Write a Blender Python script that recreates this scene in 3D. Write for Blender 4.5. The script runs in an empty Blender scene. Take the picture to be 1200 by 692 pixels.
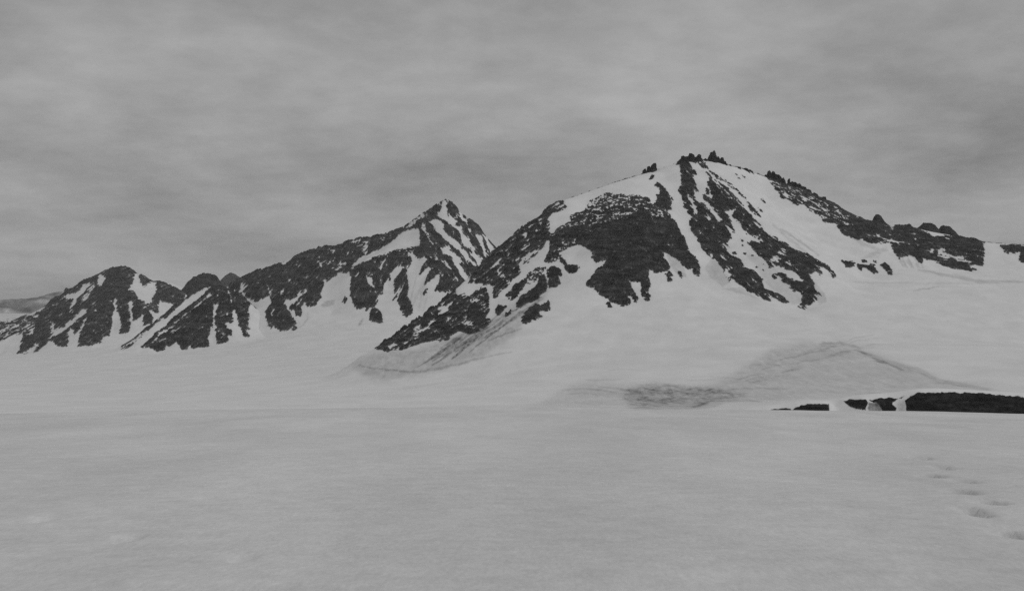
import bpy, math, random
import numpy as np

# ------------------------------------------------------------------ camera, sky, sun, exposure
scene = bpy.context.scene
col = scene.collection
F = 1287.0            # focal length in photograph pixels (photograph is 1200 x 692)
CX, CY = 600.0, 346.0

cam = bpy.data.cameras.new('camera')
cam.sensor_fit = 'HORIZONTAL'
cam.angle = 2 * math.atan(600.0 / F)
cam.clip_start = 0.2
cam.clip_end = 60000
cam_ob = bpy.data.objects.new('camera', cam)
col.objects.link(cam_ob)
cam_ob.rotation_euler = (math.radians(90), 0, 0)
scene.camera = cam_ob

SUN_EL, SUN_AZ = math.radians(48), math.radians(112)   # azimuth from +Y (view direction), clockwise
world = bpy.data.worlds.new('World'); scene.world = world; world.use_nodes = True
wn = world.node_tree; wn.nodes.clear(); WN = wn.nodes.new; WL = wn.links.new
sky = WN('ShaderNodeTexSky'); sky.sky_type = 'NISHITA'; sky.sun_disc = False
sky.sun_elevation = SUN_EL; sky.sun_rotation = SUN_AZ; sky.altitude = 1500
sky.air_density = 1.0; sky.dust_density = 2.0
bw = WN('ShaderNodeRGBToBW'); WL(sky.outputs[0], bw.inputs[0])
# overcast layer: even grey cloud over the clear sky, with soft mottling projected on a cloud deck
geo = WN('ShaderNodeTexCoord')
sep = WN('ShaderNodeSeparateXYZ'); WL(geo.outputs['Generated'], sep.inputs[0])
zz = WN('ShaderNodeMath'); zz.operation = 'MAXIMUM'; WL(sep.outputs['Z'], zz.inputs[0]); zz.inputs[1].default_value = 0.0
za = WN('ShaderNodeMath'); za.operation = 'ADD'; WL(zz.outputs[0], za.inputs[0]); za.inputs[1].default_value = 0.22
dx = WN('ShaderNodeMath'); dx.operation = 'DIVIDE'; WL(sep.outputs['X'], dx.inputs[0]); WL(za.outputs[0], dx.inputs[1])
dy = WN('ShaderNodeMath'); dy.operation = 'DIVIDE'; WL(sep.outputs['Y'], dy.inputs[0]); WL(za.outputs[0], dy.inputs[1])
cb = WN('ShaderNodeCombineXYZ'); WL(dx.outputs[0], cb.inputs[0]); WL(dy.outputs[0], cb.inputs[1])
n1 = WN('ShaderNodeTexNoise'); n1.inputs['Scale'].default_value = 1.35; n1.inputs['Detail'].default_value = 7; n1.inputs['Roughness'].default_value = 0.45
n1.inputs['Distortion'].default_value = 0.4
ofs = WN('ShaderNodeVectorMath'); ofs.inputs[1].default_value = (25.9, 9.1, 0)
WL(cb.outputs[0], ofs.inputs[0]); WL(ofs.outputs[0], n1.inputs['Vector'])
mr = WN('ShaderNodeMapRange'); WL(n1.outputs['Fac'], mr.inputs[0])
mr.inputs[1].default_value = 0.32; mr.inputs[2].default_value = 0.70; mr.inputs[3].default_value = 1.95; mr.inputs[4].default_value = 3.6
n3 = WN('ShaderNodeTexNoise'); n3.inputs['Scale'].default_value = 9.0; n3.inputs['Detail'].default_value = 5; n3.inputs['Roughness'].default_value = 0.6
WL(ofs.outputs[0], n3.inputs['Vector'])
mr3 = WN('ShaderNodeMapRange'); WL(n3.outputs['Fac'], mr3.inputs[0])
mr3.inputs[1].default_value = 0.3; mr3.inputs[2].default_value = 0.7; mr3.inputs[3].default_value = -0.3; mr3.inputs[4].default_value = 0.3
ad3 = WN('ShaderNodeMath'); ad3.operation = 'ADD'; WL(mr.outputs[0], ad3.inputs[0]); WL(mr3.outputs[0], ad3.inputs[1])
mixw = WN('ShaderNodeMix'); mixw.data_type = 'FLOAT'; mixw.inputs[0].default_value = 0.87
WL(bw.outputs[0], mixw.inputs[2]); WL(ad3.outputs[0], mixw.inputs[3])
bg = WN('ShaderNodeBackground'); bg.inputs[1].default_value = 0.10
WL(mixw.outputs[0], bg.inputs[0])
wo = WN('ShaderNodeOutputWorld'); WL(bg.outputs[0], wo.inputs[0])

sun = bpy.data.lights.new('sun', 'SUN'); sun.energy = 0.70; sun.angle = math.radians(12); sun.color = (1, 1, 1)
sun_ob = bpy.data.objects.new('sun', sun); col.objects.link(sun_ob)
sd = (math.sin(SUN_AZ) * math.cos(SUN_EL), math.cos(SUN_AZ) * math.cos(SUN_EL), math.sin(SUN_EL))
from mathutils import Vector
sun_ob.rotation_euler = Vector(sd).to_track_quat('Z', 'Y').to_euler()

vs = scene.view_settings
vs.view_transform = 'Standard'; vs.look = 'None'; vs.exposure = 0.2; vs.gamma = 1.0; vs.use_curve_mapping = False
scene.cycles.use_denoising = False
scene.cycles.max_bounces = 6
scene.cycles.diffuse_bounces = 3
scene.cycles.volume_bounces = 0

# ------------------------------------------------------------------ numpy helpers
def _hash(ix, iy, seed):
    h = (ix.astype(np.int64) * 374761393 + iy.astype(np.int64) * 668265263 + seed * 974711) & 0xFFFFFFFF
    h = ((h ^ (h >> 13)) * 1274126177) & 0xFFFFFFFF
    h = ((h ^ (h >> 16)) * 2246822519) & 0xFFFFFFFF
    return (h ^ (h >> 15)) & 0xFFFF

def noise(x, y, seed=0):
    """gradient noise, about -1..1"""
    x0 = np.floor(x); y0 = np.floor(y)
    fx = x - x0; fy = y - y0
    ix = x0.astype(np.int64); iy = y0.astype(np.int64)
    u = fx * fx * fx * (fx * (fx * 6 - 15) + 10); v = fy * fy * fy * (fy * (fy * 6 - 15) + 10)
    def g(i, j, ax, ay):
        a = _hash(i, j, seed) * (2 * np.pi / 65536.0)
        return np.cos(a) * ax + np.sin(a) * ay
    a = g(ix, iy, fx, fy); b = g(ix + 1, iy, fx - 1, fy)
    c = g(ix, iy + 1, fx, fy - 1); d = g(ix + 1, iy + 1, fx - 1, fy - 1)
    return 1.5 * ((a * (1 - u) + b * u) * (1 - v) + (c * (1 - u) + d * u) * v)

def fbm(x, y, octs=5, seed=0, gain=0.5, ridged=False):
    s = np.zeros_like(x); a = 1.0; tot = 0
    for o in range(octs):
        n = noise(x, y, seed + o * 17)
        if ridged: n = 1 - 2 * np.abs(n)
        s += a * n; tot += a; a *= gain
        x = x * 2.03 + 11.7; y = y * 2.03 + 5.3
    return s / tot

class RBF:
    """surface through scattered points, kernel r plus a plane"""
    def __init__(self, pts, smooth=0.0):
        p = np.array(pts, float); self.c = p[:, :2] / 1000; z = p[:, 2]
        n = len(p)
        r = np.hypot(self.c[:, None, 0] - self.c[None, :, 0], self.c[:, None, 1] - self.c[None, :, 1])
        A = np.zeros((n + 3, n + 3)); A[:n, :n] = -r + np.eye(n) * smooth
        P = np.c_[np.ones(n), self.c]; A[:n, n:] = P; A[n:, :n] = P.T
        w = np.linalg.lstsq(A, np.r_[z, 0, 0, 0], rcond=None)[0]
        self.w = w[:n]; self.k = w[n:]
    def __call__(self, X, Y):
        x = X.ravel() / 1000; y = Y.ravel() / 1000
        out = self.k[0] + self.k[1] * x + self.k[2] * y
        for i in range(len(self.w)):
            out -= self.w[i] * np.sqrt((x - self.c[i, 0]) ** 2 + (y - self.c[i, 1]) ** 2)
        return out.reshape(X.shape)

def at(px, py, D):
    return ((px - CX) / F * D, D, (CY - py) / F * D)

def line(pts, step):
    """3-D polyline through (px, py, depth) points, resampled"""
    P = np.array([at(*p) for p in pts]); out = []
    for a, b in zip(P[:-1], P[1:]):
        n = max(1, int(np.linalg.norm((b - a)[:2]) / step))
        for k in range(n): out.append(a + (b - a) * k / n)
    out.append(P[-1]); return [tuple(o) for o in out]

def jag(c, amp, scale, seed):
    a = np.array(c); n = fbm(a[:, 0] / scale, a[:, 1] / scale + seed * 3.3, 4, seed, 0.7)
    a[:, 2] += n * amp; return [tuple(p) for p in a]

def pp(s):
    return [tuple(float(v) for v in t.split(',')) for t in s.split()]

def tile(ox, oy, sc=6.0):
    return lambda s: [(ox + x / sc, oy + y / sc) for x, y in pp(s)]

def stroke(pts, w):
    """closed outline of a tapering stroke"""
    P = np.array(pts, float); n = len(P); L, R = [], []
    for i in range(n):
        t = P[min(i + 1, n - 1)] - P[max(i - 1, 0)]; t /= (np.linalg.norm(t) + 1e-9)
        nn = np.array([-t[1], t[0]]); k = w * (0.35 + 0.65 * math.sin(math.pi * (i + 0.5) / n)) / 2
        L.append(P[i] + nn * k); R.append(P[i] - nn * k)
    return [tuple(q) for q in L + R[::-1]]

RES = 2.0
class Survey:
    """where rock is bare and snow is dirty, traced as outlines; turned into surface data of one massif"""
    def __init__(self, x0, y0, x1, y1):
        self.o = (x0, y0); self.w = int((x1 - x0) * RES); self.h = int((y1 - y0) * RES)
        self.v = np.zeros((self.h, self.w), np.float32); self.id = np.zeros((self.h, self.w), np.int16)
        self.dirt = np.zeros((self.h, self.w), np.float32)
        self.wash = np.zeros((self.h, self.w), np.float32)
        self.ang = np.zeros((self.h, self.w), np.float32)
    def _mask(self, poly):
        P = (np.array(poly) - self.o) * RES
        x0 = max(0, int(P[:, 0].min()) - 1); x1 = min(self.w, int(P[:, 0].max()) + 2)
        y0 = max(0, int(P[:, 1].min()) - 1); y1 = min(self.h, int(P[:, 1].max()) + 2)
        if x1 <= x0 or y1 <= y0: return None
        gx, gy = np.meshgrid(np.arange(x0, x1) + 0.5, np.arange(y0, y1) + 0.5)
        m = np.zeros(gx.shape, bool); n = len(P)
        for i in range(n):
            xa, ya = P[i]; xb, yb = P[(i + 1) % n]
            if ya == yb: continue
            c = ((ya > gy) != (yb > gy)) & (gx < (xb - xa) * (gy - ya) / (yb - ya) + xa)
            m ^= c
        return (slice(y0, y1), slice(x0, x1)), m
    def rock(self, poly, pid, v=1.0, ang=None):
        r = self._mask(poly)
        if r is None: return
        s, m = r; self.v[s][m] = v; self.id[s][m] = pid
        if ang is not None: self.ang[s][m] = ang
    def snow(self, poly, v=0.0):
        r = self._mask(poly)
        if r is None: return
        s, m = r; self.v[s][m] = v
    def soil(self, poly, d):
        r = self._mask(poly)
        if r is None: return
        s, m = r; self.dirt[s][m] = np.maximum(self.dirt[s][m], d)
    def stain(self, poly, d):
        r = self._mask(poly)
        if r is None: return
        s, m = r; self.wash[s][m] = np.maximum(self.wash[s][m], d)
    def blur(self, a, r):
        k = max(1, int(r * RES)); 
        for ax in (0, 1):
            c = np.cumsum(np.pad(a, [(k + 1, k) if i == ax else (0, 0) for i in (0, 1)], mode='edge'), axis=ax, dtype=np.float64)
            n = a.shape[ax]
            hi = np.take(c, np.arange(2 * k + 1, 2 * k + 1 + n), axis=ax); lo = np.take(c, np.arange(0, n), axis=ax)
            a = ((hi - lo) / (2 * k + 1)).astype(np.float32)
        return a
    def finish(self, soft=0.7, dsoft=1.5):
        self.vw = self.blur(self.blur(self.v, 3.5), 3.5)
        self.v = 0.78 * self.blur(self.v, soft) + 0.22 * self.blur(self.blur(self.v, 1.6), 1.6)
        self.dirt = self.blur(self.dirt, dsoft)
        w_ = self.blur(self.blur(self.wash, 3), 3); self.dirt = np.minimum(1, self.dirt + w_)
        for it in range(int(7 * RES)):
            for sy, sx in ((0, 1), (0, -1), (1, 0), (-1, 0)):
                sh = np.roll(self.id, (sy, sx), (0, 1)); self.id = np.where(self.id == 0, sh, self.id)
                sa = np.roll(self.ang, (sy, sx), (0, 1)); self.ang = np.where(self.ang == 0, sa, self.ang)
    def sample(self, arr, u, v, nearest=False):
        x = (u - self.o[0]) * RES - 0.5; y = (v - self.o[1]) * RES - 0.5
        x = np.clip(x, 0, self.w - 1.001); y = np.clip(y, 0, self.h - 1.001)
        if nearest: return arr[np.rint(y).astype(int).clip(0, self.h - 1), np.rint(x).astype(int).clip(0, self.w - 1)]
        xi = x.astype(int); yi = y.astype(int); fx = x - xi; fy = y - yi
        return (arr[yi, xi] * (1 - fx) + arr[yi, xi + 1] * fx) * (1 - fy) + (arr[yi + 1, xi] * (1 - fx) + arr[yi + 1, xi + 1] * fx) * fy

# ------------------------------------------------------------------ materials
def mat_new(name):
    m = bpy.data.materials.new(name); m.use_nodes = True
    nt = m.node_tree; nt.nodes.clear()
    out = nt.nodes.new('ShaderNodeOutputMaterial'); b = nt.nodes.new('ShaderNodeBsdfPrincipled')
    nt.links.new(b.outputs[0], out.inputs[0])
    return m, nt, b

def grey(v): return (v, v, v, 1)

def snow_material(name, base, scale, bump_d, dirt=True, mott=0.06, broad=None):
    m, nt, b = mat_new(name); N = nt.nodes.new; L = nt.links.new
    tc = N('ShaderNodeTexCoord')
    n = N('ShaderNodeTexNoise'); n.inputs['Scale'].default_value = scale; n.inputs['Detail'].default_value = 8; n.inputs['Roughness'].default_value = 0.62
    L(tc.outputs['Object'], n.inputs['Vector'])
    r = N('ShaderNodeValToRGB'); r.color_ramp.elements[0].position = 0.3; r.color_ramp.elements[1].position = 0.7
    r.color_ramp.elements[0].color = grey(base - mott * 1.5); r.color_ramp.elements[1].color = grey(base + mott * 0.7)
    L(n.outputs['Fac'], r.inputs[0])
    colour = r.outputs[0]
    if broad:      # wind-packed and softer patches of snow
        nb = N('ShaderNodeTexNoise'); nb.inputs['Scale'].default_value = broad; nb.inputs['Detail'].default_value = 4; nb.inputs['Roughness'].default_value = 0.6
        mpb = N('ShaderNodeMapping'); mpb.inputs['Scale'].default_value = (1.0, 0.3, 1.0); L(tc.outputs['Object'], mpb.inputs[0])
        L(mpb.outputs[0], nb.inputs['Vector'])
        rb = N('ShaderNodeMapRange'); rb.inputs[1].default_value = 0.32; rb.inputs[2].default_value = 0.68; rb.inputs[3].default_value = 0.885; rb.inputs[4].default_value = 1.06
        L(nb.outputs['Fac'], rb.inputs[0])
        mb = N('ShaderNodeMix'); mb.data_type = 'RGBA'; mb.blend_type = 'MULTIPLY'; mb.inputs[0].default_value = 1.0
        L(colour, mb.inputs[6]); L(rb.outputs[0], mb.inputs[7]); colour = mb.outputs[2]
        ng = N('ShaderNodeTexNoise'); ng.inputs['Scale'].default_value = 22; ng.inputs['Detail'].default_value = 4; ng.inputs['Roughness'].default_value = 0.75
        L(mpb.outputs[0], ng.inputs['Vector'])
        rg = N('ShaderNodeMapRange'); rg.inputs[1].default_value = 0.3; rg.inputs[2].default_value = 0.7; rg.inputs[3].default_value = 0.90; rg.inputs[4].default_value = 1.08
        L(ng.outputs['Fac'], rg.inputs[0])
        mg = N('ShaderNodeMix'); mg.data_type = 'RGBA'; mg.blend_type = 'MULTIPLY'; mg.inputs[0].default_value = 1.0
        L(colour, mg.inputs[6]); L(rg.outputs[0], mg.inputs[7]); colour = mg.outputs[2]
    if dirt:
        a = N('ShaderNodeAttribute'); a.attribute_name = 'dirt'
        mp = N('ShaderNodeMapping'); mp.inputs['Scale'].default_value = (0.09, 0.022, 0.09); mp.inputs['Rotation'].default_value = (0, 0, 0.5)
        L(tc.outputs['Object'], mp.inputs[0])
        n2 = N('ShaderNodeTexNoise'); n2.inputs['Scale'].default_value = 1.0; n2.inputs['Detail'].default_value = 6; n2.inputs['Roughness'].default_value = 0.7
        L(mp.outputs[0], n2.inputs['Vector'])
        mr = N('ShaderNodeMapRange'); mr.inputs[1].default_value = 0.3; mr.inputs[2].default_value = 0.7; mr.inputs[3].default_value = 0.35; mr.inputs[4].default_value = 1.3
        L(n2.outputs['Fac'], mr.inputs[0])
        mu = N('ShaderNodeMath'); mu.operation = 'MULTIPLY'; mu.use_clamp = True
        L(a.outputs['Fac'], mu.inputs[0]); L(mr.outputs[0], mu.inputs[1])
        mx = N('ShaderNodeMix'); mx.data_type = 'RGBA'
        L(mu.outputs[0], mx.inputs[0]); L(colour, mx.inputs[6]); mx.inputs[7].default_value = grey(0.11)
        colour = mx.outputs[2]
    L(colour, b.inputs['Base Color'])
    b.inputs['Roughness'].default_value = 0.75; b.inputs['Specular IOR Level'].default_value = 0.15
    bu = N('ShaderNodeBump'); bu.inputs['Strength'].default_value = 0.5; bu.inputs['Distance'].default_value = bump_d
    L(n.outputs['Fac'], bu.inputs['Height']); L(bu.outputs[0], b.inputs['Normal'])
    return m

def rock_material(name, lo, hi, scale, bump_d):
    m, nt, b = mat_new(name); N = nt.nodes.new; L = nt.links.new
    tc = N('ShaderNodeTexCoord')
    n = N('ShaderNodeTexNoise'); n.inputs['Scale'].default_value = scale; n.inputs['Detail'].default_value = 9; n.inputs['Roughness'].default_value = 0.72
    L(tc.outputs['Object'], n.inputs['Vector'])
    r = N('ShaderNodeValToRGB'); r.color_ramp.elements[0].position = 0.36; r.color_ramp.elements[1].position = 0.68
    r.color_ramp.elements[0].color = grey(lo); r.color_ramp.elements[1].color = grey(hi)
    L(n.outputs['Fac'], r.inputs[0])
    # tilted beds of paler and darker rock
    mp = N('ShaderNodeMapping'); mp.inputs['Rotation'].default_value = (0.2, 0.75, 0.3); mp.inputs['Scale'].default_value = (scale * .35, scale * .35, scale * 2.4)
    L(tc.outputs['Object'], mp.inputs[0])
    n2 = N('ShaderNodeTexNoise'); n2.inputs['Scale'].default_value = 1.0; n2.inputs['Detail'].default_value = 5; n2.inputs['Distortion'].default_value = 0.6
    L(mp.outputs[0], n2.inputs['Vector'])
    mr = N('ShaderNodeMapRange'); mr.inputs[1].default_value = 0.35; mr.inputs[2].default_value = 0.68; mr.inputs[3].default_value = 0.40; mr.inputs[4].default_value = 2.3
    L(n2.outputs['Fac'], mr.inputs[0])
    mul = N('ShaderNodeMix'); mul.data_type = 'RGBA'; mul.blend_type = 'MULTIPLY'; mul.inputs[0].default_value = 1.0
    L(r.outputs[0], mul.inputs[6]); L(mr.outputs[0], mul.inputs[7])
    # snow dust caught on the thin margins
    a = N('ShaderNodeAttribute'); a.attribute_name = 'dirt'
    mu = N('ShaderNodeMath'); mu.operation = 'MULTIPLY'; mu.use_clamp = True
    L(a.outputs['Fac'], mu.inputs[0]); L(n.outputs['Fac'], mu.inputs[1])
    mx = N('ShaderNodeMix'); mx.data_type = 'RGBA'; L(mu.outputs[0], mx.inputs[0]); L(mul.outputs[2], mx.inputs[6]); mx.inputs[7].default_value = grey(0.5)
    L(mx.outputs[2], b.inputs['Base Color'])
    b.inputs['Roughness'].default_value = 0.9; b.inputs['Specular IOR Level'].default_value = 0.2
    bu = N('ShaderNodeBump'); bu.inputs['Strength'].default_value = 0.9; bu.inputs['Distance'].default_value = bump_d
    L(n.outputs['Fac'], bu.inputs['Height']); L(bu.outputs[0], b.inputs['Normal'])
    return m

M_SNOW = snow_material('mountain_snow', 0.83, 0.02, 2.0)
M_GLAC = snow_material('glacier_snow', 0.83, 0.012, 2.0)
M_NEAR = snow_material('near_snow', 0.77, 2.6, 0.06, dirt=False, mott=0.05, broad=0.3)
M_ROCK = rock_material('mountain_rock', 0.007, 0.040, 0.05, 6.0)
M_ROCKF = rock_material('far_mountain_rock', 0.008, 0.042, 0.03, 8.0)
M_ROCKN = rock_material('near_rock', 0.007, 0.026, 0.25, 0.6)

# ------------------------------------------------------------------ mesh helpers
def mesh_obj(name, co, quads, mat, parent=None, smooth=True, attr=None, origin=None):
    """link one mesh object; co (n,3), quads (m,4)"""
    used, inv = np.unique(quads.ravel(), return_inverse=True)
    co = co[used]; q = inv.reshape(quads.shape).astype(np.int32)
    if origin is None: origin = np.zeros(3)
    me = bpy.data.meshes.new(name)
    k = q.shape[1]
    me.vertices.add(len(co)); me.vertices.foreach_set('co', (co - origin).astype(np.float32).ravel())
    me.loops.add(q.size); me.loops.foreach_set('vertex_index', q.ravel())
    me.polygons.add(len(q)); me.polygons.foreach_set('loop_start', np.arange(0, q.size, k, dtype=np.int32))
    me.polygons.foreach_set('use_smooth', np.full(len(q), smooth))
    me.update(calc_edges=True)
    if attr is not None:
        a = me.attributes.new('dirt', 'FLOAT', 'POINT'); a.data.foreach_set('value', attr[used].astype(np.float32))
    me.materials.append(mat)
    o = bpy.data.objects.new(name, me); col.objects.link(o)
    o.location = tuple(origin)
    if parent is not None:
        o.parent = parent; o.matrix_parent_inverse.identity()
        o.location = tuple(np.array(origin) - np.array(parent.location))
    return o

def grid_quads(ny, nx):
    i = np.arange(ny * nx).reshape(ny, nx)
    return np.stack([i[:-1, :-1], i[:-1, 1:], i[1:, 1:], i[1:, :-1]], -1).reshape(-1, 4)

def smax(a, b, k):
    d = np.abs(a - b)
    return np.maximum(a, b) + np.where(d < k, (k - d) ** 2 / (4 * k), 0)

def tagset(o, label=None, cat=None, group=None, kind=None):
    for k, v in (('label', label), ('category', cat), ('group', group), ('kind', kind)):
        if v: o[k] = v
    return o

# ------------------------------------------------------------------ glacier height
GP = [at(*p) for p in [
    (-200, 425, 6500), (60, 413, 5300), (120, 410, 5200), (165, 414, 4100), (200, 413, 4070), (250, 409, 4080), (295, 400, 4150), (320, 395, 4350), (345, 384, 4450),
    (380, 372, 4350), (400, 376, 4280), (445, 380, 4180), (400, 400, 3800), (300, 420, 3500), (200, 432, 3300), (100, 445, 2900), (0, 440, 3200),
    (350, 440, 2600), (420, 432, 2450), (100, 470, 1900), (350, 465, 1800), (600, 472, 1550), (480, 455, 1950), (600, 448, 1850), (700, 445, 1850),
    (800, 448, 1750), (880, 432, 1850), (960, 415, 1950), (1020, 428, 1800), (1100, 445, 1650), (1200, 452, 1550), (1300, 455, 1500),
    (800, 472, 1500), (950, 470, 1450), (1100, 466, 1400), (1250, 468, 1350), (700, 420, 2050), (850, 405, 2080), (1000, 400, 2080), (1150, 405, 2000), (1300, 410, 2000)]]
GP += [(x, 900, -100 - abs(x) * .01) for x in (-900, -400, 100, 500, 900)] + [(x, 500, -78) for x in (-900, -500, 0, 400, 900)]
GP += [(x, 200, -45) for x in (-700, -250, 250, 700)] + [(x, -400, -20) for x in (-900, 0, 900)]
GP += [(x, y, -220) for x, y in ((-5000, 3000), (-5000, 7000), (-3000, 1000), (3500, 1000), (4500, 4000), (0, 8000), (4000, 8000), (-2500, 12000), (3000, 12000), (0, 5600), (1500, 5000))]
G_ = RBF(GP, 0.002)
def G(X, Y): return G_(X, Y) + fbm(X / 260.0, Y / 260.0, 3, 77) * 2.0

def ticks(segs):
    out = []
    for a, b, s in segs: out += list(np.arange(a, b, s))
    return np.array(out + [segs[-1][1]])

# ------------------------------------------------------------------ massif builder
def massif(name, label, hpts, sv, patches, xr, yr, step, amp, nscale, msnow, mrock, keep=12.0, k=18.0, seed=1, structure=True, cull=True, snow_rough=1.0, back=0.5, relief_k=1.8, ragged=0.85):
    keep = k + 6
    H = RBF(hpts, 0.0)
    xs = np.arange(xr[0], xr[1], step); ys = ticks(yr)
    X, Y = np.meshgrid(xs, ys); ny, nx = X.shape
    g = G(X, Y); h = H(X, Y)
    rough = fbm(X / (nscale * 6), Y / (nscale * 6), 4, seed + 90)
    S = smax(h, g, k) + rough * amp * 0.35 * np.clip((h - g) / 60, 0, 1) * snow_rough
    # facing (towards the view the outlines were surveyed from)
    gy_, gx_ = np.gradient(S, ys, xs)
    r = np.sqrt(X * X + Y * Y)
    facing = (gx_ * X + gy_ * Y - S) / (r * np.sqrt(1 + gx_ ** 2 + gy_ ** 2))
    f_ = nscale * 0.45
    wx = noise(X / nscale, S / nscale, seed + 31) + 0.7 * noise(X / f_, S / f_, seed + 33); wy = noise(X / nscale, S / nscale, seed + 37) + 0.7 * noise(X / f_, S / f_, seed + 39)
    D = Y
    U = CX + F * X / D + wx * 1.1; V = CY - F * S / D + wy * 1.1
    v = sv.sample(sv.v, U, V); pid = sv.sample(sv.id, U, V, True); dirt = sv.sample(sv.dirt, U, V)
    ang = sv.sample(sv.ang, U, V, True)
    # bare rock stands proud of the snow, broken by ledges
    def unit(n): return (n - n.mean()) / (n.std() + 1e-9)
    N = unit(0.8 * unit(fbm(X / nscale, (Y * 0.8 + S) / nscale, 4, seed, 0.65)) + unit(fbm(X / (nscale * .26), (S + .4 * Y) / (nscale * .26), 3, seed + 5, 0.75)))
    for a in np.unique(ang):
        if a == 0: continue
        mk = ang == a
        ca, sa = math.cos(math.radians(a)), math.sin(math.radians(a))
        xx, zz_ = X[mk], S[mk]
        uu = xx * ca + zz_ * sa; ww = -xx * sa + zz_ * ca
        N[mk] = 0.62 * N[mk] + 0.72 * unit(fbm(uu / (nscale * 1.2), ww / (nscale * 0.27), 3, seed + 7, 0.65))
    vb = back + 0.6 * fbm(X / (nscale * 4), Y / (nscale * 4), 4, seed + 60)
    t = np.maximum(np.clip((facing + 0.10) / 0.06, 0, 1), 1 - np.clip((h - g - 40) / 40, 0, 1))
    v = v * t + vb * (1 - t)
    relief = np.clip(0.5 + 0.9 * fbm(X / (nscale * 1.7), (S + .5 * Y) / (nscale * 1.7), 4, seed + 50, 0.55, True), 0, 1.3)
    nk = ragged * np.where(v > 0.8, 1 - 0.42 * np.clip((v - 0.8) / 0.18, 0, 1), np.clip(v / 0.22, 0, 1))
    d = amp * ((v - 0.5) * 2 + N * nk)
    d0 = d.copy()
    vw = np.clip(sv.sample(sv.vw, U, V), 0, 1) * t + np.clip(v, 0, 1) * (1 - t)
    crag = 0.35 + 1.3 * np.clip(1 - (facing + 0.05) / 0.22, 0, 1) * t
    d = np.minimum(d, amp * 0.75) + relief * amp * relief_k * crag * np.clip(d / amp, 0, 1) * np.clip((vw - 0.5) / 0.5, 0, 1)
    above = np.clip((h - g + k) / k, 0, 1)
    d = d - (1 - above) * amp * 2
    R = S + d
    quads = grid_quads(ny, nx)
    sf = S.ravel(); df = d.ravel(); hg = (h - g).ravel()
    kq = (hg[quads].max(1) > -keep)
    if cull: kq &= df[quads].min(1) < amp * 0.5
    co = np.c_[X.ravel(), Y.ravel(), (S - 2.0 * (1 - above)).ravel()]
    base = mesh_obj(name, co, quads[kq], msnow, attr=np.clip(dirt * t + 0.30 * np.clip(v * 2.2, 0, 1) * np.clip(0.6 + 0.5 * N, 0, 1.4), 0, 1).ravel())
    tagset(base, label, None, None, 'structure' if structure else None)
    rq = quads[(df[quads].max(1) > -amp * 0.25) & (hg[quads].max(1) > -keep)]
    cr = np.c_[X.ravel(), Y.ravel(), R.ravel()]
    dust = np.clip(1.0 - d0 / (amp * 0.6), 0, 1).ravel() * 0.75
    qi = pid.ravel()[rq[:, 0]]
    qt = t.ravel()[rq].mean(1) > 0.5
    qi = np.where(qt, qi, 0)
    for i in np.unique(qi):
        q = rq[qi == i]
        pn, pl, top = patches.get(int(i), ('rock_face', None, None))
        rest = []
        if top:
            rest = biggest(q); q = rest.pop(0)
        if len(q) < 6: continue
        c = cr[np.unique(q)]
        org = np.array([c[:, 0].mean(), c[:, 1].mean(), c[:, 2].min()])
        o = mesh_obj(pn, cr, q, mrock, None if top else base, origin=org, smooth=False, attr=dust)
        for q2 in rest:
            if len(q2) >= 3: mesh_obj('rock_block', cr, q2, mrock, o, origin=org, smooth=False, attr=dust)
        if pl: o['label'] = pl
        if top: tagset(o, pl, top[0], top[1] if len(top) > 1 else None)
    return base, (X, Y, S)

def biggest(q):
    par = {}
    def find(a):
        while par[a] != a: par[a] = par[par[a]]; a = par[a]
        return a
    for f in q.tolist():
        for v in f: par.setdefault(v, v)
        r0 = find(f[0])
        for v in f[1:]: par[find(v)] = r0
    r = np.array([find(f[0]) for f in q.tolist()])
    u, c = np.unique(r, return_counts=True)
    return [q[r == k] for k in u[np.argsort(-c)]]

def back_points(crest, off, drop):
    return [(x + 0.0, y + off, z - drop) for x, y, z in crest]

# =========================================================== MAIN MOUNTAIN
T1 = tile(430, 300); T2 = tile(560, 215); T3 = tile(600, 280); T4 = tile(740, 170); T5 = tile(740, 260); T6 = tile(840, 270); T7 = tile(880, 190); T8 = tile(1000, 235)
sv = Survey(400, 160, 1300, 480)
DOME, SPUR, RIBL, RIBM, RIBR, RIDGE, LEDGE, CRAG = 1, 2, 3, 4, 5, 6, 7, 8
# upper and lower spur
sv.rock(T1("50,640 90,590 150,540 190,515 250,445 320,405 410,370 430,335 480,260 540,230 620,232 640,275 690,255 720,285 760,250 800,215 840,195 855,300 862,380 830,420 870,450 840,500 790,540 720,548 650,530 600,560 570,590 520,600 470,590 400,605 330,630 260,650 200,662 130,675 100,660 60,655"), SPUR, 0.90, 32)
sv.rock(T1("700,200 715,175 740,130 800,65 860,5 875,-10 1115,-10 1070,60 1080,115 1040,150 990,205 950,245 905,290 885,290 880,210 850,195 815,205 805,160 760,172"), SPUR, 0.90, 40)
sv.rock(T2("-30,615 80,500 140,440 200,385 280,315 370,250 420,230 460,170 490,140 550,108 600,120 625,165 610,190 560,205 520,215 495,250 510,290 495,330 520,360 500,395 470,440 420,480 350,490 310,530 290,560 300,630 250,670 220,690 -20,700"), SPUR, 0.90, 40)
sv.snow(T2("520,150 560,130 615,160 600,190 545,200"), 0.45)
sv.snow(T2("90,600 110,560 170,515 150,555 120,590")); sv.snow(T2("145,665 165,635 195,615 175,650"), 0.2)
sv.snow(T2("320,375 335,345 350,345 340,380")); sv.snow(T2("330,430 390,420 400,440 350,445"), 0.35)
sv.snow(T2("430,250 450,235 445,310 435,300"), 0.3)
sv.snow(T1("500,400 510,350 560,350 640,280 600,340 550,395 520,412"), 0.12)
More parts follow.
